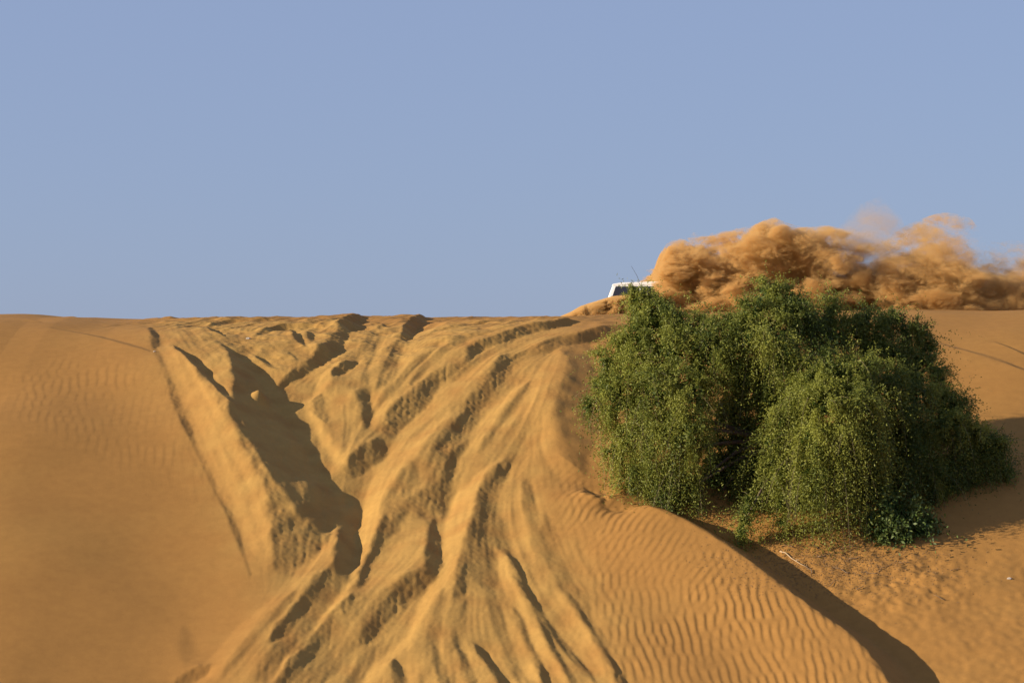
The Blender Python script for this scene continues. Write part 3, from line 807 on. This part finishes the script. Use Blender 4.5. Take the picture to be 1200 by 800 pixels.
def rscreen(bm):
    v = [(2.365, -.72, 1.2), (2.365, .72, 1.2), (2.28, .64, 1.72), (2.28, -.64, 1.72)]
    o = [bm.verts.new((x + .006, y, z)) for x, y, z in v]; i = [bm.verts.new((x - .03, y, z)) for x, y, z in v]
    bm.faces.new(o); bm.faces.new(i[::-1])
    for k in range(4): bm.faces.new((o[k], i[k], i[(k + 1) % 4], o[(k + 1) % 4]))
part('rear_window', GLASS, build=rscreen)
def lathe_y(bm, prof, n=28):
    rings = [[bm.verts.new((r * math.cos(2 * math.pi * k / n), y, r * math.sin(2 * math.pi * k / n))) for k in range(n)] for r, y in prof]
    for r0, r1 in zip(rings, rings[1:]):
        for k in range(n): bm.faces.new((r0[k], r0[(k + 1) % n], r1[(k + 1) % n], r1[k]))
    bm.faces.new(rings[0][::-1]); bm.faces.new(rings[-1])
for x in (-1.56, 1.45):
    for sgn in (-1, 1):
        wh = empty('wheel', (x, .82 * sgn, .40)); wh.parent = car
        part('tyre', BLACK, wh, lambda bm: lathe_y(bm, [(.26, -.13), (.37, -.13), (.40, -.09), (.40, .09), (.37, .13), (.26, .13)]), True)
        part('rim', ALLOY, wh, lambda bm: lathe_y(bm, [(.25, -.10), (.26, -.135 * 1), (.22, -.11), (.06, -.12), (.06, .12), (.22, .11), (.26, .135), (.25, .10)]), True)
part('front_bumper', TRIM, build=lambda bm: prism(bm, [(-2.56, .42), (-2.58, .62), (-2.47, .66), (-2.40, .42)], -.9, .9, .03))
part('rear_bumper', TRIM, build=lambda bm: prism(bm, [(2.40, .44), (2.40, .66), (2.55, .64), (2.54, .44)], -.9, .9, .03))
part('grille', TRIM, build=lambda bm: prism(bm, [(-2.50, .68), (-2.50, .92), (-2.44, .94), (-2.44, .68)], -.5, .5, .01))
for sgn in (-1, 1):
    part('headlight', LAMP, build=lambda bm: prism(bm, [(-2.50, .70), (-2.49, .92), (-2.40, .95), (-2.40, .70)], .56 * sgn, .84 * sgn, .015))
    part('tail_light', RED, build=lambda bm: prism(bm, [(2.40, .74), (2.40, 1.04), (2.44, 1.02), (2.45, .76)], .74 * sgn, .88 * sgn, .01))
    part('door_mirror', TRIM, build=lambda bm: prism(bm, [(-1.42, 1.14), (-1.44, 1.32), (-1.30, 1.32), (-1.30, 1.14)], .97 * sgn, 1.12 * sgn, .03))
def ant(bm):
    a = Vector((-.28, -.3, 1.90)); tube(bm, [a, a + Vector((-.12, 0, .30)), a + Vector((-.36, 0, .72))], [.012, .009, .005], 6)
part('antenna', TRIM, build=ant)

# ------------------------------------------------------------------ flying sand
def dust_volume(name, dens, tops, x0, x1, zb, thick, amp, edge, scale, col, step, warp=.5, hull_pad=.45, y=0.0, seed=0.0, lean=0.0, blend=.5, offset=-.62, soften=0.0, thin=0.0):
    """tops: heights along x (metres above zb); a billowing body of sand grains"""
    H = max(h for _, h in tops)
    m = bpy.data.materials.new(name + '_grains'); m.use_nodes = True
    nt = m.node_tree; N, Lk = nt.nodes, nt.links
    N.remove(N['Principled BSDF'])
    out = N['Material Output']
    def math_(op, a, b=None, c=None, clamp=False):
        n = N.new('ShaderNodeMath'); n.operation = op; n.use_clamp = clamp
        for i, v in enumerate((a, b, c)):
            if v is None: continue
            if isinstance(v, (int, float)): n.inputs[i].default_value = v
            else: Lk.new(v, n.inputs[i])
        return n.outputs[0]
    tc = N.new('ShaderNodeTexCoord')
    sep = N.new('ShaderNodeSeparateXYZ'); Lk.new(tc.outputs['Object'], sep.inputs[0])
    X, Y, Z = sep.outputs
    off = N.new('ShaderNodeVectorMath'); off.operation = 'ADD'; off.inputs[1].default_value = (seed, seed * .7, 0); Lk.new(tc.outputs['Object'], off.inputs[0])
    sh = N.new('ShaderNodeMapping'); sh.inputs['Rotation'].default_value = (0, lean, 0); sh.inputs['Scale'].default_value = (.72, 1, 1.22); Lk.new(off.outputs[0], sh.inputs[0])
    wn = N.new('ShaderNodeTexNoise'); wn.inputs['Scale'].default_value = .9; wn.inputs['Detail'].default_value = 1; Lk.new(sh.outputs[0], wn.inputs['Vector'])
    wv = N.new('ShaderNodeVectorMath'); wv.operation = 'MULTIPLY_ADD'; wv.inputs[1].default_value = (warp * 2,) * 3
    Lk.new(wn.outputs['Color'], wv.inputs[0]); Lk.new(sh.outputs[0], wv.inputs[2])
    def puff(k):
        n = N.new('ShaderNodeTexNoise'); n.normalize = False
        n.inputs['Scale'].default_value = scale * k; n.inputs['Detail'].default_value = 0
        Lk.new(wv.outputs[0], n.inputs['Vector'])
        return math_('ABSOLUTE', n.outputs['Fac'])
    p1, p2, p3, p4 = puff(1.0), puff(2.3), puff(5.0), puff(11.0)
    wide = N.new('ShaderNodeTexNoise'); wide.normalize = False; wide.inputs['Scale'].default_value = scale * .45; wide.inputs['Detail'].default_value = 1
    Lk.new(wv.outputs[0], wide.inputs['Vector'])
    bil = math_('ADD', math_('ADD', math_('MULTIPLY', p1, 1.7), math_('MULTIPLY', p2, .9)), math_('ADD', math_('MULTIPLY', p4, .55), math_('MULTIPLY_ADD', p3, .9, offset - .08)))
    bil = math_('ADD', bil, math_('MULTIPLY', wide.outputs['Fac'], 1.0))
    fc = N.new('ShaderNodeFloatCurve')
    mp = fc.mapping; cv = mp.curves[0]
    pts = [((px - x0) / (x1 - x0), h / (H + .01)) for px, h in tops]
    while len(cv.points) < len(pts): cv.points.new(.5, .5)
    for p, (a, b) in zip(cv.points, pts): p.location = (a, b); p.handle_type = 'AUTO_CLAMPED'
    mp.update()
    Lk.new(math_('DIVIDE', math_('SUBTRACT', X, x0), x1 - x0), fc.inputs['Value'])
    top = math_('MULTIPLY', fc.outputs[0], H + .01)
    dz = math_('SUBTRACT', top, Z)
    dy = math_('SUBTRACT', thick, math_('ABSOLUTE', Y))
    dxl = math_('MULTIPLY_ADD', X, .36, -.36 * x0 - .1)
    dxr = math_('SUBTRACT', x1 - .1, X)
    d = math_('SMOOTH_MIN', dz, dy, blend)
    d = math_('SMOOTH_MIN', d, math_('SMOOTH_MIN', dxl, dxr, .1), blend * .6)
    d = math_('ADD', d, math_('MULTIPLY', bil, amp))
    # the older the dust the softer and thinner it hangs
    age = math_('DIVIDE', math_('SUBTRACT', X, x0), x1 - x0, clamp=True)
    loft = math_('MULTIPLY_ADD', math_('DIVIDE', Z, math_('MAXIMUM', top, .3), clamp=True), 1.6, .4)
    f = math_('DIVIDE', d, math_('MULTIPLY', loft, math_('MULTIPLY_ADD', age, edge * soften, edge)), clamp=True)
    f = math_('MULTIPLY', f, f)
    # it thins out to nothing just inside the hull
    pv = N.new('ShaderNodeVolumePrincipled')
    pv.inputs['Color'].default_value = (*col, 1); pv.inputs['Anisotropy'].default_value = .1
    Lk.new(math_('MULTIPLY', f, math_('MULTIPLY_ADD', age, dens * thin, dens)), pv.inputs['Density'])
    Lk.new(pv.outputs[0], out.inputs['Volume'])
    m.cycles.volume_step_rate = 1.0
    # hull
    bm = bmesh.new(); rings = []; ns = 14; nst = max(12, int((x1 - x0) * 2.5))
    xsr = np.linspace(x0 - hull_pad, x1 + .4 * hull_pad, nst)
    for i, xx in enumerate(xsr):
        h = float(np.interp(xx, [p for p, _ in tops], [q for _, q in tops])) + hull_pad
        e = min(1, .35 + min(i, nst - 1 - i) * .5)
        ty = (thick + hull_pad) * e
        ring = []
        for k in range(ns):
            a = 2 * math.pi * k / ns
            zz = h * .5 + (h * .5) * math.copysign(abs(math.sin(a)) ** .6, math.sin(a)) * (e if math.sin(a) > 0 else 1) * 1.0
            ring.append(bm.verts.new((xx, ty * math.copysign(abs(math.cos(a)) ** .6, math.cos(a)), zz - .25)))
        rings.append(ring)
    for r0, r1 in zip(rings, rings[1:]):
        for k in range(ns): bm.faces.new((r0[k], r0[(k + 1) % ns], r1[(k + 1) % ns], r1[k]))
    bm.faces.new(rings[0][::-1]); bm.faces.new(rings[-1])
    me = bm_mesh(name, bm)
    o = link(name, me, m)
    ext = max(x1 - x0, 2 * (thick + hull_pad), H + hull_pad)
    m.cycles.volume_step_rate = step
    o.location = (0, y, zb)
    return o

DY = 7.9
def tops_px(lst, y, zb):
    out = []
    for u, v in lst:
        p = at(u, v, y); out.append((p[0], p[2] - zb))
    return out
zb = -.15
TP = tops_px([(766, 346), (774, 322), (788, 310), (806, 304), (840, 304), (878, 296), (902, 286), (925, 297), (965, 296), (1000, 303), (1040, 308), (1068, 290), (1100, 280), (1128, 286), (1150, 314), (1180, 314), (1225, 310), (1290, 325)], DY, zb)
o = dust_volume('dust_cloud', 6.5, TP, TP[0][0], TP[-1][0], zb, 2.2, 2.0, .55, 1.02, (.80, .535, .225), .08, y=DY, lean=.5, warp=.36, seed=3.3, soften=2.0, thin=-.7, hull_pad=1.35, offset=-.52)
tag(o, 'dense billowing cloud of orange sand thrown up behind the white car', 'dust cloud', kind='stuff')
TW = tops_px([(955, 305), (980, 268), (1006, 240), (1032, 230), (1056, 255), (1075, 300)], DY + .2, zb)
o = dust_volume('dust_wisp', .65, TW, TW[0][0], TW[-1][0], zb, 1.0, 1.0, 1.0, .6, (.80, .53, .22), .2, y=DY + .2, hull_pad=.3, seed=4, blend=.3, offset=-.6)
tag(o, 'thin pale wisp of sand hanging above the dust cloud', 'dust wisp', kind='stuff')
SY = 5.6
TS = tops_px([(668, 370), (680, 364), (687, 365), (696, 358), (702, 358), (711, 354), (722, 352), (738, 351), (768, 352), (790, 360)], SY, -.05)
o = dust_volume('sand_spray', 16.0, TS, TS[0][0], TS[-1][0], -.05, .8, 1.3, .10, 1.9, (.84, .585, .26), .08, y=SY, hull_pad=.45, seed=9, lean=.3, blend=.05, offset=-.36)
tag(o, 'low spray of sand thrown up by the front wheels of the white car', 'sand spray', kind='stuff')

scene.cycles.volume_bounces = 3
scene.cycles.max_bounces = 8
scene.cycles.use_denoising = True
scene.cycles.volume_max_steps = 512
